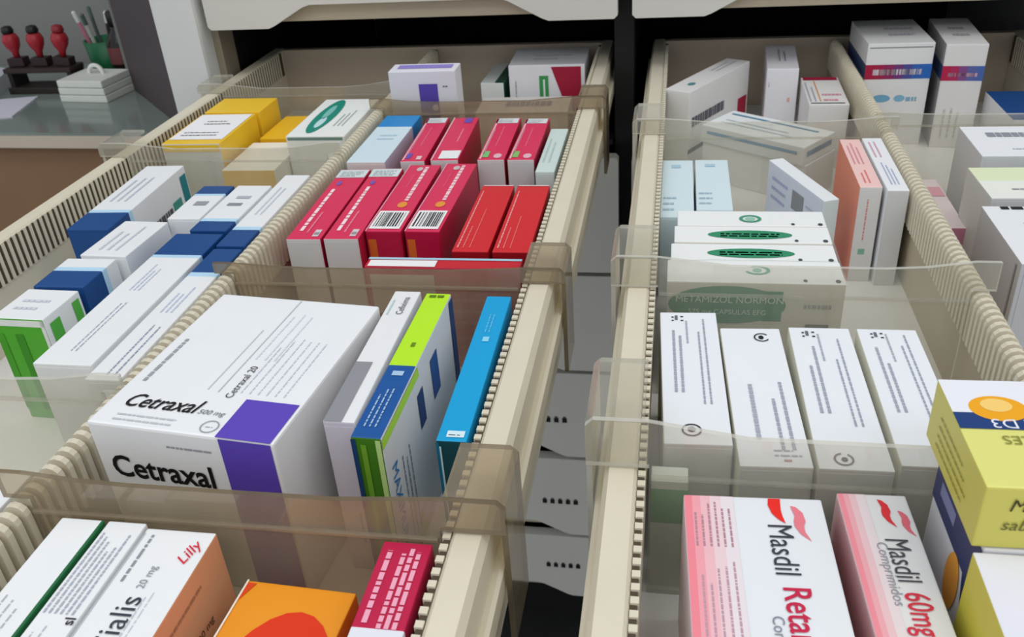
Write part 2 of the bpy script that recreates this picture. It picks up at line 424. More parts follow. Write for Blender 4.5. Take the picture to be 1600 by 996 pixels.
TOPR = ('top', 'right', 'left', 'front')
NAVY, SKY = '#184a88', '#b9ddf5'

# --- left drawer, compartment by the pale post: yellow cartons and green-oval carton
YEL = '#f0c52e'
g = 'yellow cartons'
K('medicine_carton', 'yellow carton with a white label panel on top, beside the pale post', -.503, .889, 0, .066, .100, 1, col=YEL, faces={'front': '#d7d7d2'}, group=g, flap=None) \
    .rect('top', .04, .13, .96, .97, '#f1f1f4').lines('top', .3, .62, .85, .80, 2, '#8a8cb0').lines('top', .15, .25, .8, .42, 2, '#a9a6d8', ragged=.1).rect('front', .02, .9, .98, .985, YEL).done()
K('medicine_carton', 'plain yellow carton behind the white-labelled yellow one', -.503, .972, 0, .068, .054, 0, col=YEL, group=g, flap='back')
K('medicine_carton', 'low yellow carton between the plain yellow one and the green-oval carton', -.4355, .957, -.022, .052, .08, 0, col='#eebb22', group=g, flap='back')
K('medicine_carton', 'low cream-topped carton with yellow front, against the clear divider', -.434, .862, -.022, .058, .085, 1, col='#f1ebdc', faces={'front': '#ffcd45'}, group=g, flap=None).done()
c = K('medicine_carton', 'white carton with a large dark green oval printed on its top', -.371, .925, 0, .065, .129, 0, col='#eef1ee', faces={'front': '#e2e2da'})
c.oval('top', .34, .52, .058, .0115, '#138a78', rot=90).oval('top', .36, .34, .018, .0042, '#bfe0e6', 1.4, rot=90).oval('top', .33, .62, .024, .004, '#7cc0b8', 1.4, rot=90).lines('top', .64, .25, .86, .7, 3, '#8b9a98', 'v').rect('front', .03, .95, .97, .985, '#6d8a80').done()

# --- left drawer: white cartons with navy ends
g = 'white cartons with navy ends'
c = K('medicine_carton', 'white carton with navy near end and teal corner, along the comb rail', -.494, .702, 0, .039, .149, 2.5, bands=[(1, 0, .235, NAVY, None), (1, .235, .275, SKY, None)], group=g)
c.rect('right', .90, .45, .985, .92, '#14808a').lines('right', .42, .45, .72, .75, 1, '#55585c', fill=.8, word=.006, ragged=0).rect('right', .74, .5, .86, .72, '#3f9a8f').lines('top', .2, .4, .75, .8, 3, '#b9bfd0', 'v').done()
c = K('medicine_carton', 'plain white carton lying just behind the navy-cornered short carton', -.446, .612, 0, .041, .066, -2, group=g)
c.lines('top', .25, .15, .8, .85, 3, '#c3c8d6', 'v').lines('right', .1, .3, .9, .7, 1, '#8f949c').done()
K('medicine_carton', 'short white carton with navy end, behind the green-ended carton', -.453, .5505, 0, .042, .047, 1, bands=[(1, 0, .55, NAVY, None), (1, .55, .68, SKY, None)], group=g).done()
c = K('medicine_carton', 'white carton with bright green end panel and green squares', -.454, .501, 0, .042, .043, -1.5, faces={'front': '#4fae2e'}, flap=None)
c.rect('front', .0, .93, 1, .99, '#e6e9e6').rect('front', .36, .1, .52, .85, '#3a8f20').rect('front', .0, .1, .14, .85, '#46a028').rect('front', .93, .0, 1, .99, '#dfe2df')
c.rect('right', .12, .45, .38, .93, '#55b243').rect('right', .74, .5, .93, .95, '#58b648').oval('right', .62, .55, .004, .005, '#2b2b2e').lines('top', .2, .3, .8, .8, 2, '#c9cdda').done()
c = K('medicine_carton', 'long white carton with navy far end, between green-ended carton and partition', -.384, .524, 0, .042, .196, 0, bands=[(1, .80, 1, NAVY, None), (1, .775, .80, SKY, None)], group=g)
c.lines('top', .42, .08, .58, .42, 2, '#8a93ab', 'v', fill=.25, ragged=.1).lines('top', .3, .5, .55, .72, 3, '#b4c0dc', 'v').done()
c = K('medicine_carton', 'narrow long white carton with navy far end, tight against the partition', -.3465, .503, 0, .024, .184, 0, bands=[(1, .78, 1, NAVY, None), (1, .745, .78, SKY, None)], group=g)
c.lines('top', .50, .03, .95, .36, 2, '#808aa6', 'v', fill=.25, ragged=.1).lines('top', .3, .45, .8, .66, 3, '#b4c0dc', 'v').done()
c = K('medicine_carton', 'white carton with navy far end, next to the teal-cornered carton', -.4145, .688, 0, .030, .074, 1, bands=[(1, .74, 1, NAVY, None), (1, .68, .74, SKY, None)], group=g)
c.rect('top', .35, .38, .75, .5, '#9a9ca3').done()
c = K('medicine_carton', 'white carton with navy near end and dim grey stamps on top', -.380, .677, 0, .033, .098, 0, bands=[(1, 0, .19, NAVY, None), (1, .19, .25, SKY, None)], group=g)
c.rect('top', .3, .52, .7, .58, '#8d9098').rect('top', .35, .68, .75, .74, '#b2b5bd').done()
c = K('medicine_carton', 'white carton with navy near end, tight against the partition', -.3475, .676, 0, .0245, .152, .3, bands=[(1, 0, .20, NAVY, None), (1, .20, .24, SKY, None)], group=g)
c.lines('top', .3, .4, .7, .8, 2, '#c3c8d6', 'v').done()
K('medicine_carton', 'white carton alone in the compartment before the green-ended carton', -.366, .265, -.006, .050, .130, 0).lines('top', .3, .5, .8, .9, 3, '#aeb9cc', 'v').done()

# --- left drawer, far end of the right compartment
c = K('medicine_carton', 'upright white carton with a violet block and violet top', -.275, .972, .040, .076, .032, 1, col='#e9e9ee', faces={'top': '#e4e3ee', 'front': '#d9dbe3'}, flap=None)
c.rect('top', .1, .35, .92, .8, '#8f83cf').rect('front', .44, .50, .72, .89, '#5745a8').oval('front', .66, .68, .0035, .0035, '#d8d6ee', 1.4).lines('front', .8, .86, .9, .9, 1, '#444444').lines('left', .2, .3, .8, .42, 1, '#5a5690', fill=.8).done()
c = K('medicine_carton', 'white carton with dark red slanted panel and green mark, at the drawer back', -.158, 1.152, .003, .096, .082, .5, col='#e9e9ee', flap=None)
c.poly('front', [(.56, .97), (.95, .97), (.95, .35), (.76, .35)], '#a51c3c').rect('front', .40, .35, .52, .85, '#3c9a55').rect('front', .45, .4, .475, .8, '#e2e8e4', 1.4).lines('front', .08, .3, .13, .9, 1, '#8f9398', 'v').lines('top', .3, .3, .8, .7, 2, '#bcc8c4').done()
c = K('medicine_carton', 'low white carton lying flat before the dark red slanted one', -.180, 1.064, -.032, .112, .060, 1, col='#ddd8d4', flap=None)
c.lines('top', .3, .35, .8, .75, 1, '#8e92a8', fill=.8, ragged=0).done()
K('medicine_carton', 'white and dark green carton wedged beside the drawer partition end', -.226, 1.156, -.018, .030, .095, -2, col='#cfd6d2', faces={'front': '#dfe3e0', 'right': '#1f5a41'}, flap=None).rect('top', .62, 0, 1, 1, '#2a4b3c').done()

# --- left drawer, pink cartons
PNK, CRM, RED = '#dd2a59', '#c8123f', '#d51f2a'
c = K('medicine_carton', 'pale blue carton with bright blue far end, beside the pink cartons', -.2915, .856, 0, .039, .142, 0, col='#d3e6f0', faces={'right': '#c9cbdb', 'front': '#dcd7d6'}, bands=[(1, .73, 1, '#1d8ace', None)])
c.lines('top', .3, .45, .8, .6, 2, '#b3cfe0').done()
g = 'pink cartons in two rows'
def pink(label, x, y, wd, dp, yaw, kind, col=PNK, front='#cfcfcf'):
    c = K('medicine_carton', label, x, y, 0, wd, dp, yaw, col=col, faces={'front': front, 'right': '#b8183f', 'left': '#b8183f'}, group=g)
    if kind == 'far':          # white far panel, small colour mark near
        c.rect('top', .06, .86, .94, .985, '#dbdfe2').lines('top', .15, .88, .85, .97, 3, '#9aa0a8').lines('top', .10, .12, .30, .75, 1, '#f6b9c8', 'v', fill=.4, ragged=.05)
        c.lines('top', .45, .3, .62, .8, 1, '#f08aa4', 'v', fill=.3).rect('top', .06, .02, .12, .98, '#f1c3cd')
    if kind == 'fardot': 
        pink_ = c
    if kind == 'near':         # barcode near, orange mark
        c.barcode('top', .06, .03, .92, .27).lines('top', .56, .42, .70, .97, 1, '#f8d3da', 'v', fill=.8, word=.006, ragged=.05)
        c.oval('top', .58, .36, .0042, .006, '#e8963c').oval('top', .42, .92, .003, .005, '#cdbcc0').lines('top', .34, .62, .44, .86, 1, '#f06f92', 'v').rect('front', .06, .2, .28, .92, '#d2682a', 1).lines('front', .4, .3, .9, .6, 2, '#a81440')
        c.rect('top', .0, .0, .035, 1, '#f19fb4')
    if kind == 'code':         # far barcode, white lettering streaks
        c.rect('top', .02, .86, .98, .985, '#d5e2e4').lines('top', .12, .88, .9, .97, 4, '#8fa0a6').lines('top', .22, .10, .36, .72, 1, '#fbe0e6', 'v', fill=.75, word=.007, ragged=.05)
        c.lines('top', .46, .08, .60, .40, 1, '#f39bb0', 'v', fill=.5).rect('top', .70, .03, .88, .115, '#d9cfd2').rect('top', .72, .05, .86, .08, '#9c8f93', 1.4).oval('top', .30, .77, .0022, .005, '#7a5bb0')
    return c
pink('pink carton with white far panel and blue mark, next to the pale blue carton', -.2475, .852, .024, .130, 2, 'far').rect('top', .16, .05, .34, .16, '#5f56b8').rect('top', .6, .03, .8, .1, '#e6c9d0').done()
pink('pink carton with crimson side and white square near its end', -.2165, .853, .027, .127, 2, 'none').rect('top', .25, .03, .96, .20, '#eceff1').rect('top', .5, .86, .8, .98, '#6a4fb2').lines('top', .6, .4, .74, .82, 1, '#f8b6c6', 'v').rect('top', .0, .0, .05, 1, '#f4b9c6').done()
pink('pink carton with green mark and white far panel, paired next to the crimson-sided one', -.1705, .852, .026, .123, 1.2, 'far').rect('top', .14, .05, .36, .18, '#79c377').oval('top', .7, .08, .004, .006, '#e8b4c2').done()
pink('pink carton with green mark, beside the thin pale green carton', -.1405, .851, .0255, .121, 0, 'far').rect('top', .14, .05, .36, .18, '#86c06a').oval('top', .7, .08, .004, .006, '#e8b4c2').done()
K('medicine_carton', 'thin pale green carton between pink carton and comb rail', -.1150, .830, -.004, .018, .120, 0, col='#cfe0dc', faces={'left': '#4f8076'}).lines('top', .2, .2, .8, .8, 2, '#b7d0cb', 'v').done()
pink('pink carton with white near end, beside the partition', -.2925, .690, .029, .152, 1.5, 'code').done()
pink('pink carton with white near end, second from the partition', -.2612, .692, .029, .153, 1.5, 'code').done()
pink('pink carton with near barcode and orange mark, touching the white-ended pair', -.2290, .704, .030, .147, .4, 'near', front='#b5123f').done()
pink('pink carton with near barcode and orange mark, touching the scarlet pair', -.1955, .706, .029, .150, -.4, 'near', front='#b5123f').done()
g2 = 'scarlet cartons'
for x, lb in ((-.1500, 'scarlet carton with white stripes of print, beside the barcoded pink carton'), (-.1185, 'scarlet carton with white stripes of print, beside the comb rail')):
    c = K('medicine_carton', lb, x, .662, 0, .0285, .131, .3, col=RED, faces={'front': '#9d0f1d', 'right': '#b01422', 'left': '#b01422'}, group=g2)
    c.rect('top', .05, .985, .98, .998, '#e8d5d8').lines('top', .10, .05, .20, .9, 1, '#f6c0c0', 'v', fill=.5, ragged=0).lines('top', .26, .05, .36, .42, 1, '#f09a9a', 'v').lines('top', .44, .05, .54, .7, 1, '#ee8d88', 'v', fill=.35).done()
c = K('medicine_carton', 'red and white carton standing on edge with a pale blue rim, behind the smoky divider', -.1660, .577, 0, .118, .015, .3, col='#c9304a', faces={'top': '#c9202f', 'front': '#d0405a'}, flap=None)
c.rect('top', .02, .03, .46, .70, '#f0f0f2').rect('top', 0, .78, 1, .99, '#a9cfe2').rect('front', .03, .55, .45, .93, '#e9dfe0').lines('front', .5, .45, .95, .9, 4, '#e39aa6').lines('front', .1, .1, .95, .4, 3, '#e28c9a').done()

# --- left drawer, purple-banded carton and its neighbours
PUR = '#5d45b8'
c = K('medicine_carton', 'big white carton with purple band and bold black name, raised above the partition', -.2430, .4060, .0235, .112, .142, -5.6, col='#eceef1', faces={'right': '#e4e3e4'}, bev=.0016, flap=None)
c.rect('top', .700, 0.0, .985, .235, PUR).rect('front', .715, 0, .985, .995, PUR)
c.text('top', 'Cetraxal', .295, .150, .0160, '#141417', 0, .010, .3, .82).text('top', '500 mg', .585, .130, .0054, '#6f7178', 0, 0, .2)
c.ring('top', .635, .052, .0052, .0007, '#9b9da4').lines('top', .615, .047, .655, .062, 1, '#9b9da4').lines('top', .12, .03, .45, .09, 2, '#b9bbc2', ragged=.2)
c.text('front', 'Cetraxal', .355, .74, .0205, '#0d0d0f', 0, .02, 0, .90).lines('front', .42, .90, .66, .94, 1, '#8e8f96', ragged=0)
c.rect('top', .520, .26, .526, .985, '#bfc1c6').rect('top', .455, .27, .461, .72, '#c9cbcf')
c.text('top', 'Cetraxal 20', .60, .34, .0066, '#3b3c42', 90).lines('top', .64, .27, .92, .70, 6, '#bcc3d2', 'v', fill=.18, ragged=.3).lines('top', .07, .28, .12, .62, 1, '#8a8c94', 'v', fill=.5, word=.006).lines('top', .56, .50, .72, .97, 3, '#d2d7e2', 'v', fill=.2).done()
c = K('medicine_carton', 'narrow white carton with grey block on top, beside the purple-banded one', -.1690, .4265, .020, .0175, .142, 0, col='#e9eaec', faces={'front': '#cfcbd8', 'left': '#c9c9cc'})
c.rect('top', .02, .0, .60, .40, '#8f9096').text('top', 'Cefixima', .62, .86, .0062, '#55565c', 90).lines('top', .15, .78, .36, .97, 1, '#a9c9c6', 'v').lines('front', .6, .2, .8, .5, 1, '#7d8ab8', 'v').done()
LIME = '#b9ec28'
c = K('medicine_carton', 'lime green and navy carton with open green end, standing on edge', -.1490, .4195, .020, .0165, .152, -1, col='#d8dade', faces={'top': LIME, 'left': '#cfd4dc', 'front': '#3f7a18', 'back': '#1d4a80'}, bands=[(1, 0, .44, '#17549c', ('top',))], flap=None)
c.rect('front', .0, .02, .16, .99, '#123c6b').rect('front', .80, .02, .97, .99, '#b8d98a').rect('front', .30, .02, .48, .96, '#6aa02c').lines('top', .25, .06, .8, .34, 3, '#8fb4da', 'v').rect('top', .3, .37, .7, .40, '#a9c6e4')
c.lines('top', .2, .96, .8, .985, 1, '#5d7a12', fill=.8).rect('top', .45, .57, .6, .60, '#6c8a18').rect('right', .0, .93, .45, .985, '#a9dc3a')
c.rect('right', .60, .62, .70, .88, '#1f4f92').rect('right', .40, .62, .475, .84, '#1d3f73').poly('right', [(.93, .25), (1, .1), (1, .98), (.94, .98)], '#16396c')
c.text('right', 'MAXIMUM', .075, .50, .0125, '#1f76b8', -90, 0, .1).lines('right', .16, .12, .28, .75, 3, '#5f6f8a', 'v', fill=.25).poly('right', [(.2, .02), (.32, .02), (.28, .2)], '#c9d84a').done()
CY = '#0fa3dd'
c = K('medicine_carton', 'bright cyan carton with open dark end, standing against the comb rail', -.1140, .449, 0, .017, .160, .6, col=CY, faces={'front': '#0d4a55', 'left': '#c3dbe6'}, flap=None)
c.rect('front', .0, .02, .10, .99, '#0b6d93').rect('front', .10, .02, .16, .96, '#bfe0ea').rect('top', .30, .02, .88, .055, '#d6eef8').lines('top', .36, .03, .82, .045, 1, '#5b8aa0').lines('top', .40, .70, .70, .85, 2, '#7fd0f0', 'v').rect('top', .42, .63, .66, .665, '#8fd8f4').done()

# --- left drawer, nearest cartons
c = K('medicine_carton', 'white carton with dark green side stripe, against the partition', -.2850, .234, 0, .0235, .118, 0, faces={'right': '#1d5c37'}, bands=[(0, .94, 1, '#1f6a3d', None)])
c.lines('top', .2, .2, .8, .6, 3, '#a9abb4', 'v', fill=.2).done()
c = K('medicine_carton', 'narrow white carton covered in fine print, next to the dark green stripe', -.2605, .235, 0, .0205, .116, 0)
c.lines('top', .10, .50, .92, .97, 6, '#9ba0b2', 'v', fill=.45, word=.003).lines('top', .2, .05, .8, .45, 3, '#b3b7c4', 'v', fill=.2).text('top', 'sl', .86, .47, .0075, '#2a2b30', 90, .01).oval('top', .5, .22, .0022, .003, '#e9a06a').done()
c = K('medicine_carton', 'white carton with orange side and a red handwritten-style name at its corner', -.2300, .233, 0, .0365, .114, 0, faces={'right': '#e2a47a', 'front': '#e2a47a'})
c.text('top', 'Lilly', .80, .87, .0085, '#d4263f', 75, .004, .4).text('top', 'Cialis', .46, .49, .0150, '#3a3d48', 90, .0, .0).text('top', '20 mg', .46, .73, .0055, '#8a8d98', 90)
c.rect('top', .02, .04, .035, .97, '#b9bcc6').lines('top', .60, .25, .74, .70, 2, '#b6bccb', 'v', fill=.2).lines('top', .14, .7, .2, .97, 1, '#8f939e', 'v', fill=.6)
c.text('right', 'Cialis', .46, .62, .0155, '#33201a', 0, .0, .15).text('right', '20 mg', .74, .62, .0062, '#4a2d20', 0).lines('right', .1, .86, .9, .92, 1, '#9c5c35').done()
c = K('medicine_carton', 'orange carton with a large red disc on top', -.1715, .226, -.022, .056, .110, -2.5, col='#f09a1e', faces={'left': '#e8e2da'}, flap=None)
c.oval('top', .62, .30, .030, .062, '#e2380f', 1).poly('top', [(.0, .985), (.0, .86), (.10, .985)], '#e0481a').rect('top', .0, .0, .018, 1, '#f3ead9', 1.3).oval('top', .42, .10, .006, .014, '#f07a4a', 1.4).done()
c = K('medicine_carton', 'crimson carton with pink lettering and white near end, by the comb rail', -.1165, .233, 0, .0235, .120, 0, col='#bf1747', bands=[(1, 0, .58, '#e4e6ee', ('top', 'front', 'left', 'right'))])
c.lines('top', .16, .60, .30, .95, 1, '#f0a8bf', 'v', fill=.75, ragged=.0).lines('top', .46, .58, .90, .97, 3, '#f0a8bf', 'v', fill=.62, ragged=.15).done()

# --- right drawer, far end
c = K('medicine_carton', 'white carton lying slantwise with dark red patch, at the drawer corner', .040, 1.066, 0, .031, .145, -30, col='#e2e1df')
c.lines('right', .05, .52, .6, .68, 1, '#5b5d66', fill=.8, word=.006).rect('right', .82, .05, .97, .55, '#a8203c').rect('right', .0, .18, .75, .24, '#3b3f52').oval('top', .55, .2, .004, .006, '#5a8a90').lines('top', .3, .6, .7, .95, 2, '#a9a7ad', 'v').done()
c = K('medicine_carton', 'white carton standing upright between the slantwise one and the red-barred one', .128, 1.138, 0, .036, .108, -3, col='#e4e2e8')
c.lines('top', .4, .3, .75, .85, 2, '#8f919c', 'v').lines('front', .7, .55, .85, .75, 1, '#e29a90').lines('front', .08, .75, .16, .85, 1, '#8a8a92', 'v').done()
c = K('medicine_carton', 'white carton with a dark red bar across its far edge', .1675, 1.046, -.015, .042, .104, -1, col='#e6e4e2')
c.rect('top', .05, .88, .95, .99, '#a51f3e').lines('top', .05, .1, .3, .8, 2, '#9a9eb0', 'v').lines('top', .4, .12, .9, .5, 2, '#d07f92').rect('top', .05, .03, .9, .06, '#6b6d72').rect('top', .30, .1, .33, .85, '#d99a5a').done()
J4 = dict(wd=.125, dp=.062, yaw=-36)
c = K('medicine_carton', 'flat white carton lying askew underneath the blue-lined one', .1010, .953, -.046, .125, .060, -36, col='#e5e8ea', flap=None)
c.lines('top', .1, .2, .9, .4, 1, '#7fa6b8', ragged=0).done()
c = K('medicine_carton', 'flat white carton with blue lines lying askew behind the clear divider', .0985, .951, -.026, .124, .060, -37, base=-.0455, h=.0195, col='#e8ecee', faces={'front': '#dfe4e6'}, flap=None)
c.rect('top', .05, .78, .9, .84, '#4f8aa8').lines('top', .1, .3, .8, .6, 2, '#9cb4c0').rect('front', .06, .55, .94, .72, '#5b95b8').rect('right', .1, .4, .9, .7, '#4f7fa6').done()

# --- right drawer, middle
g = 'pale blue cartons'
for x, y, wd, dp, lb in ((.0055, .755, .028, .130, 'pale blue carton against the comb rail'), (.0365, .763, .030, .116, 'pale blue carton second from the comb rail')):
    c = K('medicine_carton', lb, x, y, -.012, wd, dp, 0, col='#d6e8ee', faces={'right': '#b9cdd4'}, group=g)
    c.rect('top', .3, .84, .6, .90, '#a9cbdc').lines('top', .08, .1, .5, .38, 3, '#9cb6c4', 'u').done()
c = K('medicine_carton', 'white carton with grey square, set askew behind the green-oval cartons', .1150, .780, -.014, .014, .104, 21, col='#d9dce8', faces={'top': '#e9edf0', 'front': '#cfdcdc'}, flap=None)
c.rect('left', .48, .62, .68, .86, '#8f8f90').lines('left', .1, .55, .42, .92, 3, '#a9aed0').lines('left', .72, .5, .95, .85, 4, '#b8bccf').done()
c = K('medicine_carton', 'salmon pink carton standing on edge with white end', .1625, .784, 0, .018, .116, 0, col='#f2c9c4', faces={'left': '#e98a6e', 'front': '#d6d4d2', 'right': '#d9d2d0'}, group=None)
c.lines('top', .2, .45, .8, .95, 3, '#d57f92', 'v').lines('top', .3, .08, .7, .35, 2, '#e05a5a', 'v').lines('front', .4, .45, .62, .9, 1, '#d07a80', 'v').rect('front', .3, .30, .6, .36, '#7fae9c').done()
c = K('medicine_carton', 'white carton standing on edge between the salmon one and the partition', .1825, .782, 0, .017, .126, 0, col='#eceef2', faces={'front': '#cfcfd0'})
c.lines('top', .2, .6, .7, .95, 2, '#d58ba0', 'v').lines('top', .3, .1, .8, .5, 3, '#8d97c0', 'v').done()
GRN = '#2f8f68'
g = 'white cartons with green ovals, on edge'
yy = .5555
Lx = .0585
for i, (lb, kind) in enumerate((('white carton with a green oval on its front face, closest to the clear divider', 'front'), ('white on-edge carton with long green oval on top, second behind the divider', 'oval'),
                                ('white on-edge carton with long green oval on top, third behind the divider', 'oval'), ('white on-edge carton with round green emblem on top, last of the four', 'ring'))):
    dp = (.034, .029, .029, .029)[i]
    c = K('medicine_carton', lb, Lx+.001*i, yy+dp/2, -.001*(i == 1), .119-.0025*i, dp-.0008, 0, col='#eff1f1', faces={'front': '#e7e3da'}, group=g, flap=None)
    yy += dp
    if kind == 'front':
        c.ring('top', .52, .55, .0088, .0022, '#74b89c', 200, 480, squash=.75).oval('top', .52, .55, .003, .003, '#9ccab8')
        c.oval('front', .345, .80, .040, .0150, GRN).rect('front', .55, .66, .66, .93, GRN, 1.1).text('front', 'METAMIZOL NORMON', .36, .845, .0072, '#e6f2ec', 0, 0, 0, .98).text('front', '575 mg CAPSULAS EFG', .35, .735, .0055, '#d6eae0', 0, .0, 0, .98)
        c.lines('front', .78, .78, .95, .90, 1, '#8f938f').rect('front', .80, .60, .93, .64, '#6f736f').poly('top', [(.0, .9), (.25, .985), (.98, .985), (.98, .999), (.25, .999)], '#9aa09c', 1.2)
    elif kind == 'oval':
        c.oval('top', .49, .45, .031, .0075, GRN).lines('top', .3, .32, .68, .58, 2, '#d5ece0', fill=.6, word=.006, ragged=0)
    else:
        c.ring('top', .50, .45, .0085, .0026, '#3f9a78', 0, 360, squash=.8).oval('top', .50, .45, .004, .003, '#8fc9b0')
    c.oval('top', .96, .12, .0018, .0022, '#4a4d52').oval('top', .78, .12, .0014, .0018, '#4a4d52').done()

# --- right drawer, four white printed cartons
g = 'white printed cartons in a row'
rows = ((.0155, .450, .036, .138, 2, 'white printed carton with round eye mark at its near end, by the comb rail', 'near'),
        (.0540, .4335, .0365, .135, 2.2, 'white printed carton with round eye mark at its far end', 'far'),
        (.0945, .4355, .0365, .137, .8, 'white printed carton with round mark low on its near end', 'low'),
        (.1345, .4385, .0350, .132, .5, 'white printed carton partly behind the yellow carton', 'none'))
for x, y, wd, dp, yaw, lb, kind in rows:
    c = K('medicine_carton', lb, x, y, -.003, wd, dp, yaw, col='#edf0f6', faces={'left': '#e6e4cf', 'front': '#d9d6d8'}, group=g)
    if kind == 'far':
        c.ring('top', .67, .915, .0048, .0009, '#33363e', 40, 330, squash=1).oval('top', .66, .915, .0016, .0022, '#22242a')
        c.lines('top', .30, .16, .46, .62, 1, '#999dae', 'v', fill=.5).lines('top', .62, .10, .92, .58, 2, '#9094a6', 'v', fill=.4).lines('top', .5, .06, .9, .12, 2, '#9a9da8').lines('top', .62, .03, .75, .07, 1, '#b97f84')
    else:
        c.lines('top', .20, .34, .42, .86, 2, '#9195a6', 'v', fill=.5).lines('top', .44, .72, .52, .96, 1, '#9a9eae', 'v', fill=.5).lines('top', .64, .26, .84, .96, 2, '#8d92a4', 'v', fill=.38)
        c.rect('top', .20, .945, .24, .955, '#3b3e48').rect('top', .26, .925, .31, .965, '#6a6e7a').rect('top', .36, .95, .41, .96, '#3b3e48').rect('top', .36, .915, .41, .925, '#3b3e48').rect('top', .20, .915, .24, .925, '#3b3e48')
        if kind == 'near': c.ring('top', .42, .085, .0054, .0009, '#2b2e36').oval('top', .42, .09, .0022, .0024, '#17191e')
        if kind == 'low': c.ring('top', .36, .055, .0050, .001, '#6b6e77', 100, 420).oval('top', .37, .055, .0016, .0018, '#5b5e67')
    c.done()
K('medicine_carton', 'small white carton with a green band, wedged between clear divider and white printed carton', .0035, .3665, -.012, .0190, .0120, 0, col='#dde3dc', bev=.0006, flap=None, bands=[(2, .62, .93, '#5fae6e', None)]).done()

# --- right drawer, red-wave cartons
W1 = [(0, 0), (19, 0), (18, 8), (17, 20), (18, 32), (21, 45), (10, 37), (2, 27), (-2, 12)]
W2 = [(0, 0), (8, 2), (17, 12), (19, 27), (15, 36), (15, 46), (22, 62), (8, 50), (1, 37), (1, 28), (4, 18)]
def wave(c, u, v, shape, k, hx):
    """flame-like S mark on the top face, tip towards the near side"""
    fw, fh = c.frame('top')[:2]
    c.poly('top', [(u+dx*.000295*k/fw, v-dy*.00037*k/fh) for dx, dy in shape][::-1], hx, 1.2, 'wave_emblem')
g = 'cartons with red wave emblems'
c = K('medicine_carton', 'white carton with pink edge, red wave emblem and dark and crimson name', .0445, .282, 0, .0645, .114, 2.2, col='#e8ebf1', faces={'left': '#f0d9dc', 'right': '#a2303c', 'front': '#d7d6da'}, group=g)
for k, (u0, u1, hx) in enumerate(((0.005, .06, '#f28a98'), (.06, .12, '#f2a5af'), (.12, .19, '#f0bcc4'), (.19, .27, '#edd2d8'), (.27, .36, '#ebe0e6'))): c.rect('top', u0, .005, u1, .995, hx, .8)
c.lines('top', .07, .70, .36, .96, 6, '#a86f80', 'v', fill=.4, word=.003).lines('top', .09, .10, .36, .66, 5, '#b58494', 'v', fill=.35, word=.003)
wave(c, .615, .99, W1, 1, '#ee2a22'); wave(c, .765, .95, W2, 1, '#ea7f8c')
c.text('top', 'Masdil', .655, .700, .0158, '#3a3d48', -90, 0, 0, .80).text('top', 'Retard', .690, .345, .0165, '#c8234a', -90, .010, 0, .83).text('top', 'Comprimidos', .545, .195, .0070, '#878a96', -90).done()
c = K('medicine_carton', 'narrower white carton with pink edge, red wave emblem and dark and red name', .1000, .290, 0, .0315, .112, 2.2, col='#e6e6e8', faces={'left': '#e9c2c6', 'right': '#c9c6cc', 'front': '#d7d6da'}, group=g)
for k, (u0, u1, hx) in enumerate(((0.01, .09, '#f0919f'), (.09, .17, '#efabb5'), (.17, .27, '#ecc5cc'), (.27, .40, '#eadbe0'))): c.rect('top', u0, .005, u1, .995, hx, .8)
wave(c, .56, .965, W2, .80, '#e0343c'); wave(c, .80, .90, W2, .72, '#e26e7c')
c.text('top', 'Masdil', .63, .62, .0145, '#4a4c55', -90, 0, 0, .72).text('top', '60mg', .655, .355, .0145, '#d6344a', -90, .008, 0, .72).text('top', 'Comprimidos', .42, .55, .0066, '#9a9aa4', -90).done()

# --- right drawer, yellow chewable cartons
YL = '#e0df80'
g = 'yellow chewable-tablet cartons'
c = K('medicine_carton', 'carton on its flat side with upright navy strip and orange pill, under the yellow one', .1560, .3155, .0285, .060, .062, 1, col='#dcdce0', faces={'left': '#dddde2'}, group=g, flap=None)
c.rect('left', .0, .78, 1, .985, '#3a3f66').oval('left', .66, .66, .0085, .015, '#e8a040', 1.3).rect('left', .15, .85, .5, .91, '#7d82a8', 1.3).poly('left', [(.8, .78), (1, .78), (1, .45)], '#26365e').done()
c = K('medicine_carton', 'yellow carton with white and navy top showing a big orange pill', .1540, .3215, .060, .066, .072, 1.2, base=.0290, h=.031, col='#cfc84a', faces={'top': YL, 'left': '#cac35a', 'front': '#d0c962'}, group=g, flap=None)
c.rect('top', .0, .66, 1, .995, '#eaebf2').rect('top', .0, .505, 1, .66, '#1c3f7a', .9)
c.oval('top', .29, .705, .0118, .0090, '#f0a81c', 1.2).oval('top', .285, .735, .0064, .0048, '#f7cf74', 1.5)
c.text('top', 'Vitamina D3', .53, .560, .0088, '#e8ecf4', 180, 0).text('top', 'MASTICABLES', .58, .41, .0078, '#8a8a3a', 180, 0).text('top', 'sabor', .60, .25, .0070, '#7a7a34', 180, 0)
c.text('front', 'MASTICABLES', .54, .72, .0085, '#3a3a12', 0, 0, .2).text('front', 'sabor', .26, .40, .0078, '#6a6a2a', 0, 0, .2).lines('front', .3, .12, .95, .2, 1, '#a09a3a')
c.lines('left', .2, .2, .8, .8, 4, '#8f8a32', fill=.25).done()
c = K('medicine_carton', 'white-topped carton with yellow side, before the yellow chewable one', .1550, .2300, .028, .066, .106, 0, col='#e3e4ee', faces={'left': '#cfc548', 'front': '#cfc548'}, group=g, flap=None)
c.lines('left', .1, .35, .95, .8, 3, '#8f8a32', fill=.3).rect('left', .78, .02, 1, .30, '#1d2f52').oval('left', .3, .25, .006, .006, '#e2a83a').oval('top', .62, .76, .0015, .0015, '#2a2a2e').done()

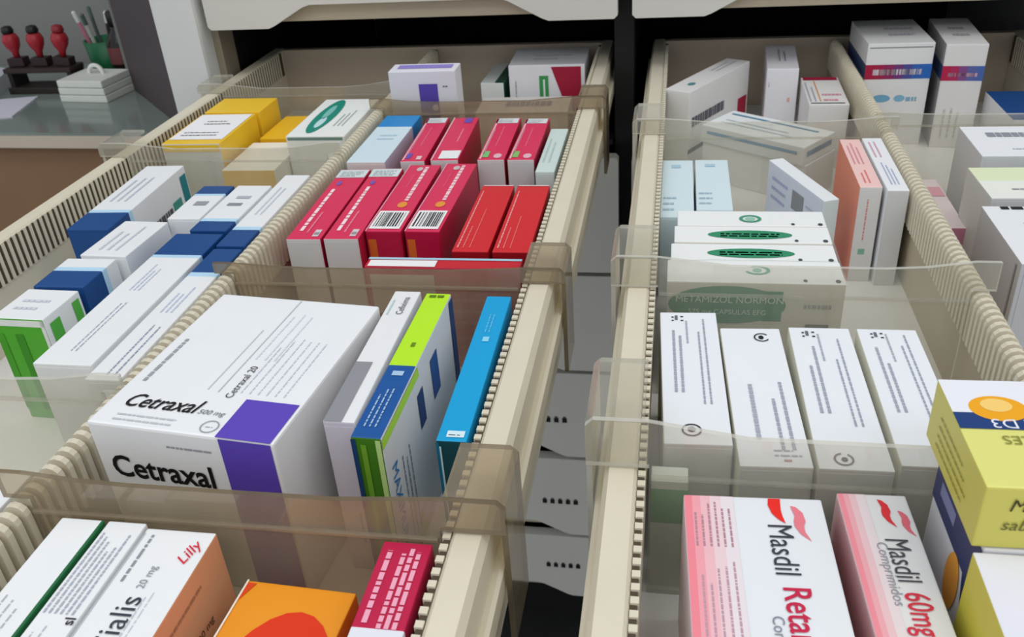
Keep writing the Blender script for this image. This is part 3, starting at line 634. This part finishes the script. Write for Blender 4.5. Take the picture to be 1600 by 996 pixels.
# --- right drawer, right compartment
g = 'tall white cartons with red and blue band'
c = K('medicine_carton', 'wide upright white carton with red-to-blue band, at the drawer back', .2485, 1.126, .030, .071, .113, .5, col='#dfdfe0', faces={'top': '#dadada'}, group=g, flap='front', bands=[(2, .66, .80, '#27406f', ('left',))])
for k, hx in enumerate(('#a4183f', '#a01c48', '#8d2558', '#6f3474', '#4a4a92', '#2f5fb0', '#2a66b8')): c.rect('front', k/7, .66, (k+1)/7, .80, hx)
c.lines('front', .12, .70, .86, .76, 1, '#e6dfe8', fill=.9, ragged=0).oval('front', .30, .47, .010, .0045, '#6fa6c4').oval('front', .58, .47, .006, .004, '#7fb0ca').lines('front', .68, .44, .85, .5, 1, '#7fa8c0', fill=.7).rect('front', .03, .955, .97, .965, '#7d7d80').lines('top', .4, .3, .9, .8, 2, '#a9a4b4').done()
c = K('medicine_carton', 'narrow upright white carton with red-to-blue band, beside the wide one', .3190, 1.120, .030, .043, .124, -4, col='#dddbda', faces={'left': '#9a9a9c'}, group=g, flap='front', bands=[(2, .66, .80, '#27406f', ('left',))])
for k, hx in enumerate(('#b21f48', '#a82a58', '#7f4a84', '#5a62a0', '#4a66a8')): c.rect('front', k/5, .66, (k+1)/5, .80, hx)
c.lines('front', .15, .70, .85, .75, 1, '#c9a0b8', fill=.7, ragged=0).lines('front', .2, .1, .7, .4, 3, '#b0b0ac', 'v').lines('top', .3, .3, .8, .8, 2, '#9c9aa0').done()
K('medicine_carton', 'white carton with a wide navy band, beside the narrow banded carton', .3800, 1.02, -.026, .068, .10, 0, col='#dcdde0', faces={'top': '#1f4a86'}).done()
g = 'white cartons stacked along the right side of the partition'  # left faces of these are greyed to carry their shade
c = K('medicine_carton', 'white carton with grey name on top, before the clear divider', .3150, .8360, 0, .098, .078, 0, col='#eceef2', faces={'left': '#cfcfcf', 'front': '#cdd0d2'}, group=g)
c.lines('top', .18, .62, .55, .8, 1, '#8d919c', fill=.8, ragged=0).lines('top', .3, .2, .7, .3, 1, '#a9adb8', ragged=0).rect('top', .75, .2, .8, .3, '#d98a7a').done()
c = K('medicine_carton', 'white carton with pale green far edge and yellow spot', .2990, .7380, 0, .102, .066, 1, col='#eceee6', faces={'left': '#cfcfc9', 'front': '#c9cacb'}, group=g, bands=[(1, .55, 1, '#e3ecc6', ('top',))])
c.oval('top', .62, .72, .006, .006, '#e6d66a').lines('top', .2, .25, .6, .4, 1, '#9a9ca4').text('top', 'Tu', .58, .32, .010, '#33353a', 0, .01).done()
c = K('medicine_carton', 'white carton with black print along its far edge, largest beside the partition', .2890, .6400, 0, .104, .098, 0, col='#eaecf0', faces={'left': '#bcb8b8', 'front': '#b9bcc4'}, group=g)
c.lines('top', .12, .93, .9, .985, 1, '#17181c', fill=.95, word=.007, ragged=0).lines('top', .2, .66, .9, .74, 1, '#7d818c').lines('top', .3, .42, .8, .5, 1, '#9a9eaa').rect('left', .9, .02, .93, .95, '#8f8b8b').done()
K('medicine_carton', 'low pink and white carton between partition and white cartons', .2310, .8000, -.045, .036, .110, 0, col='#e2d2d2', faces={'front': '#c07f94'}).rect('top', .2, .62, .95, .82, '#d9a0a8').oval('front', .3, .7, .006, .006, '#c040a0').done()

# ------------------------------------------------------------------ desk corner behind the cabinet's left side
ZD = ZR-.20
desk = tag(empty('desk', (-1.6, 1.7, 0)), 'brown-fronted desk with pale edge and grey-green glass top', 'desk')
def dpoly(name, pts, z0, z1, mt):
    bm = bmesh.new(); a = [bm.verts.new((x+1.6, y-1.7, z0)) for x, y in pts]; b = [bm.verts.new((x+1.6, y-1.7, z1)) for x, y in pts]
    bm.faces.new(a[::-1]); bm.faces.new(b)
    for i in range(len(pts)): bm.faces.new((a[i], a[(i+1) % len(pts)], b[(i+1) % len(pts)], b[i]))
    return from_bm(name, bm, mt, desk)
top = [(-2.35, 1.50), (-.905, 1.455), (-.89, 1.475), (-1.135, 1.735), (-1.135, 1.96), (-2.35, 1.96)]
dpoly('desk_top', top, ZD-.030, ZD-.006, mat('#cdbfae', .5, .06, 14, key='pale_desk_edge'))
dpoly('glass_top', [(x*.999, y+.002) for x, y in top], ZD-.0058, ZD, mat('#7e8a84', .12, .05, 8, .6, key='desk_glass'))
dpoly('front_board', [(-2.33, 1.525), (-.93, 1.48), (-.93, 1.50), (-2.33, 1.545)], 0.0, ZD-.0305, mat('#8f6d50', .55, .1, 9, key='brown_board'))
dpoly('side_board', [(-2.33, 1.55), (-2.31, 1.55), (-2.31, 1.95), (-2.33, 1.95)], 0.0, ZD-.0305, mat('#8f6d50', .55, .1, 9, key='brown_board'))
bm = bmesh.new(); abox(bm, -.30, .30, -.010, .010, 0, ZR+.62, .003)
p = tag(from_bm('screen_panel', bm, mat('#4c4246', .6, .06, 10, key='dark_panel'), None, (-.925, 1.53, 0), (0, 0, math.radians(-46.5))), 'dark plum-grey upright panel at the end of the desk', 'panel')
bm = bmesh.new(); abox(bm, -.303, -.297, -.014, .014, 0.01, ZR+.615); from_bm('edge_strip', bm, mat('#8b8f8a', .4, .03, 10, key='grey_edge_strip'), p)

def rubber_stamp(x, y, tilt, label, cap):
    t = tag(empty('rubber_stamp', (x, y, ZD+.055)), label, 'stamp', 'rubber stamps on the rack'); t.rotation_euler = (0, math.radians(tilt), 0)
    bm = bmesh.new(); abox(bm, -.019, .019, -.012, .012, 0, .018, .002); from_bm('stamp_base', bm, mat('#2c1a1c', .5), t)
    bm = bmesh.new(); lathe(bm, [(.006, .018), (.008, .03), (.015, .042), (.018, .055), (.014, .066), (.004, .070)], 14); from_bm('handle', bm, mat('#a3232f', .35), t, smooth=True)
    bm = bmesh.new(); lathe(bm, [(.011, .068), (.013, .074), (.010, .082), (.003, .084)], 12); from_bm('cap', bm, mat(cap, .4), t, smooth=True)
rk = tag(empty('stamp_rack', (-1.335, 1.745, ZD)), 'dark wooden rack holding the red-handled stamps', 'rack')
bm = bmesh.new(); abox(bm, -.085, .075, -.028, .028, 0, .014, .002); from_bm('rack_base', bm, mat('#2b2320', .6), rk)
bm = bmesh.new(); abox(bm, -.085, .075, -.026, .026, .044, .054, .002); from_bm('rack_shelf', bm, mat('#332622', .6), rk)
for sx in (-.078, .064):
    bm = bmesh.new(); abox(bm, sx, sx+.010, -.024, .024, .0142, .0438); from_bm('rack_post', bm, mat('#201a19', .6), rk)
rubber_stamp(-1.393, 1.745, -3, 'red-handled stamp with black cap at the end of the rack near the papers', '#171416')
rubber_stamp(-1.338, 1.745, 0, 'red-handled stamp with black cap in the middle of the rack', '#171416')
rubber_stamp(-1.286, 1.745, 6, 'all-red stamp at the end of the rack near the green cup', '#8d1f2a')
cup = tag(empty('pen_cup', (-1.243, 1.845, ZD)), 'green cup full of pens', 'cup')
bm = bmesh.new(); lathe(bm, [(.030, 0), (.038, .004), (.046, .085), (.043, .085), (.036, .008), (.002, .006)], 18, cap=False); from_bm('cup_body', bm, mat('#1c6a42', .4), cup, smooth=True)
pen_cols = ['#c9ccc6', '#d5d7d0', '#3d4a44', '#c4788c', '#b9bcb4', '#2d2a2c']
for k, hx in enumerate(pen_cols):
    a = 2*math.pi*k/6+.4
    pt = tag(empty('pen', (-1.243+.018*math.cos(a), 1.845+.018*math.sin(a), ZD+.012)), '%s pen standing in the green cup' % ['white', 'pale', 'dark green', 'pink', 'light grey', 'black'][k], 'pen', 'pens in the cup')
    pt.rotation_euler = (-.22*math.sin(a), .22*math.cos(a), 0)
    bm = bmesh.new(); lathe(bm, [(.0015, 0), (.004, .012), (.0042, .115)], 8); from_bm('barrel', bm, mat(hx, .4), pt)
    bm = bmesh.new(); lathe(bm, [(.0046, .115), (.0046, .137), (.002, .140)], 8); from_bm('pen_cap', bm, mat('#dadcd8' if k % 2 else '#4c5f55', .4), pt)
bt = tag(empty('bottle', (-1.180, 1.80, ZD)), 'dark bottle with reddish label beside the green cup', 'bottle')
bm = bmesh.new(); lathe(bm, [(.026, 0), (.028, .006), (.028, .085), (.022, .10), (.012, .112), (.012, .125)], 18); from_bm('bottle_body', bm, mat('#1a1313', .25), bt, smooth=True)
bm = bmesh.new(); lathe(bm, [(.0285, .045), (.0285, .08)], 18, cap=False); from_bm('bottle_label', bm, mat('#6e3a3a', .6), bt, smooth=True)
bm = bmesh.new(); lathe(bm, [(.0135, .122), (.0145, .148), (.011, .152)], 14); from_bm('cap', bm, mat('#15120f', .4), bt, smooth=True)
nb = tag(empty('note_block', (-1.195, 1.70, ZD), math.radians(-6)), 'white block of stacked note sheets with a ring on top', 'note block')
for k in range(3):
    bm = bmesh.new(); abox(bm, -.058+.0015*k, .056-.001*k, -.048, .046, .0152*k, .0152*k+.0142, .002); from_bm('sheet_stack', bm, mat('#dfe2da', .6), nb)
bm = bmesh.new()
for i in range(14):
    for j in range(6):
        def P(i, j):
            a = math.pi*i/14; b = 2*math.pi*j/6; r = .017+.0045*math.cos(b); return (r*math.cos(a), .0045*math.sin(b)+.01, .0445+r*math.sin(a))
        bm.faces.new([bm.verts.new(P(*q)) for q in ((i, j), (i+1, j), (i+1, j+1), (i, j+1))])
bmesh.ops.remove_doubles(bm, verts=bm.verts[:], dist=1e-5); from_bm('ring', bm, mat('#e4e6e0', .45), nb, smooth=True)
def paper(x, y, rz, wx, wy, z, label):
    bm = bmesh.new(); abox(bm, -wx/2, wx/2, -wy/2, wy/2, 0, .003)
    tag(from_bm('paper_sheet', bm, mat('#d6d4e0', .7), None, (x, y, ZD+z), (0, 0, math.radians(rz))), label, 'paper', 'papers on the desk')
paper(-1.42, 1.600, 14, .21, .14, 0, 'white papers lying flat on the desk glass before the stamps')
ph = tag(empty('telephone', (-1.52, 1.72, ZD), math.radians(20)), 'pale telephone with dark handset at the end of the desk', 'telephone')
bm = bmesh.new(); extrude_y(bm, [(-.07, 0), (.07, 0), (.07, .03), (-.05, .06), (-.07, .06)], -.08, .08); from_bm('phone_body', bm, mat('#cfd0da', .45), ph)
bm = bmesh.new(); abox(bm, -.065, -.025, -.085, .085, .060, .088, .008); from_bm('handset', bm, mat('#3a3a44', .4), ph)
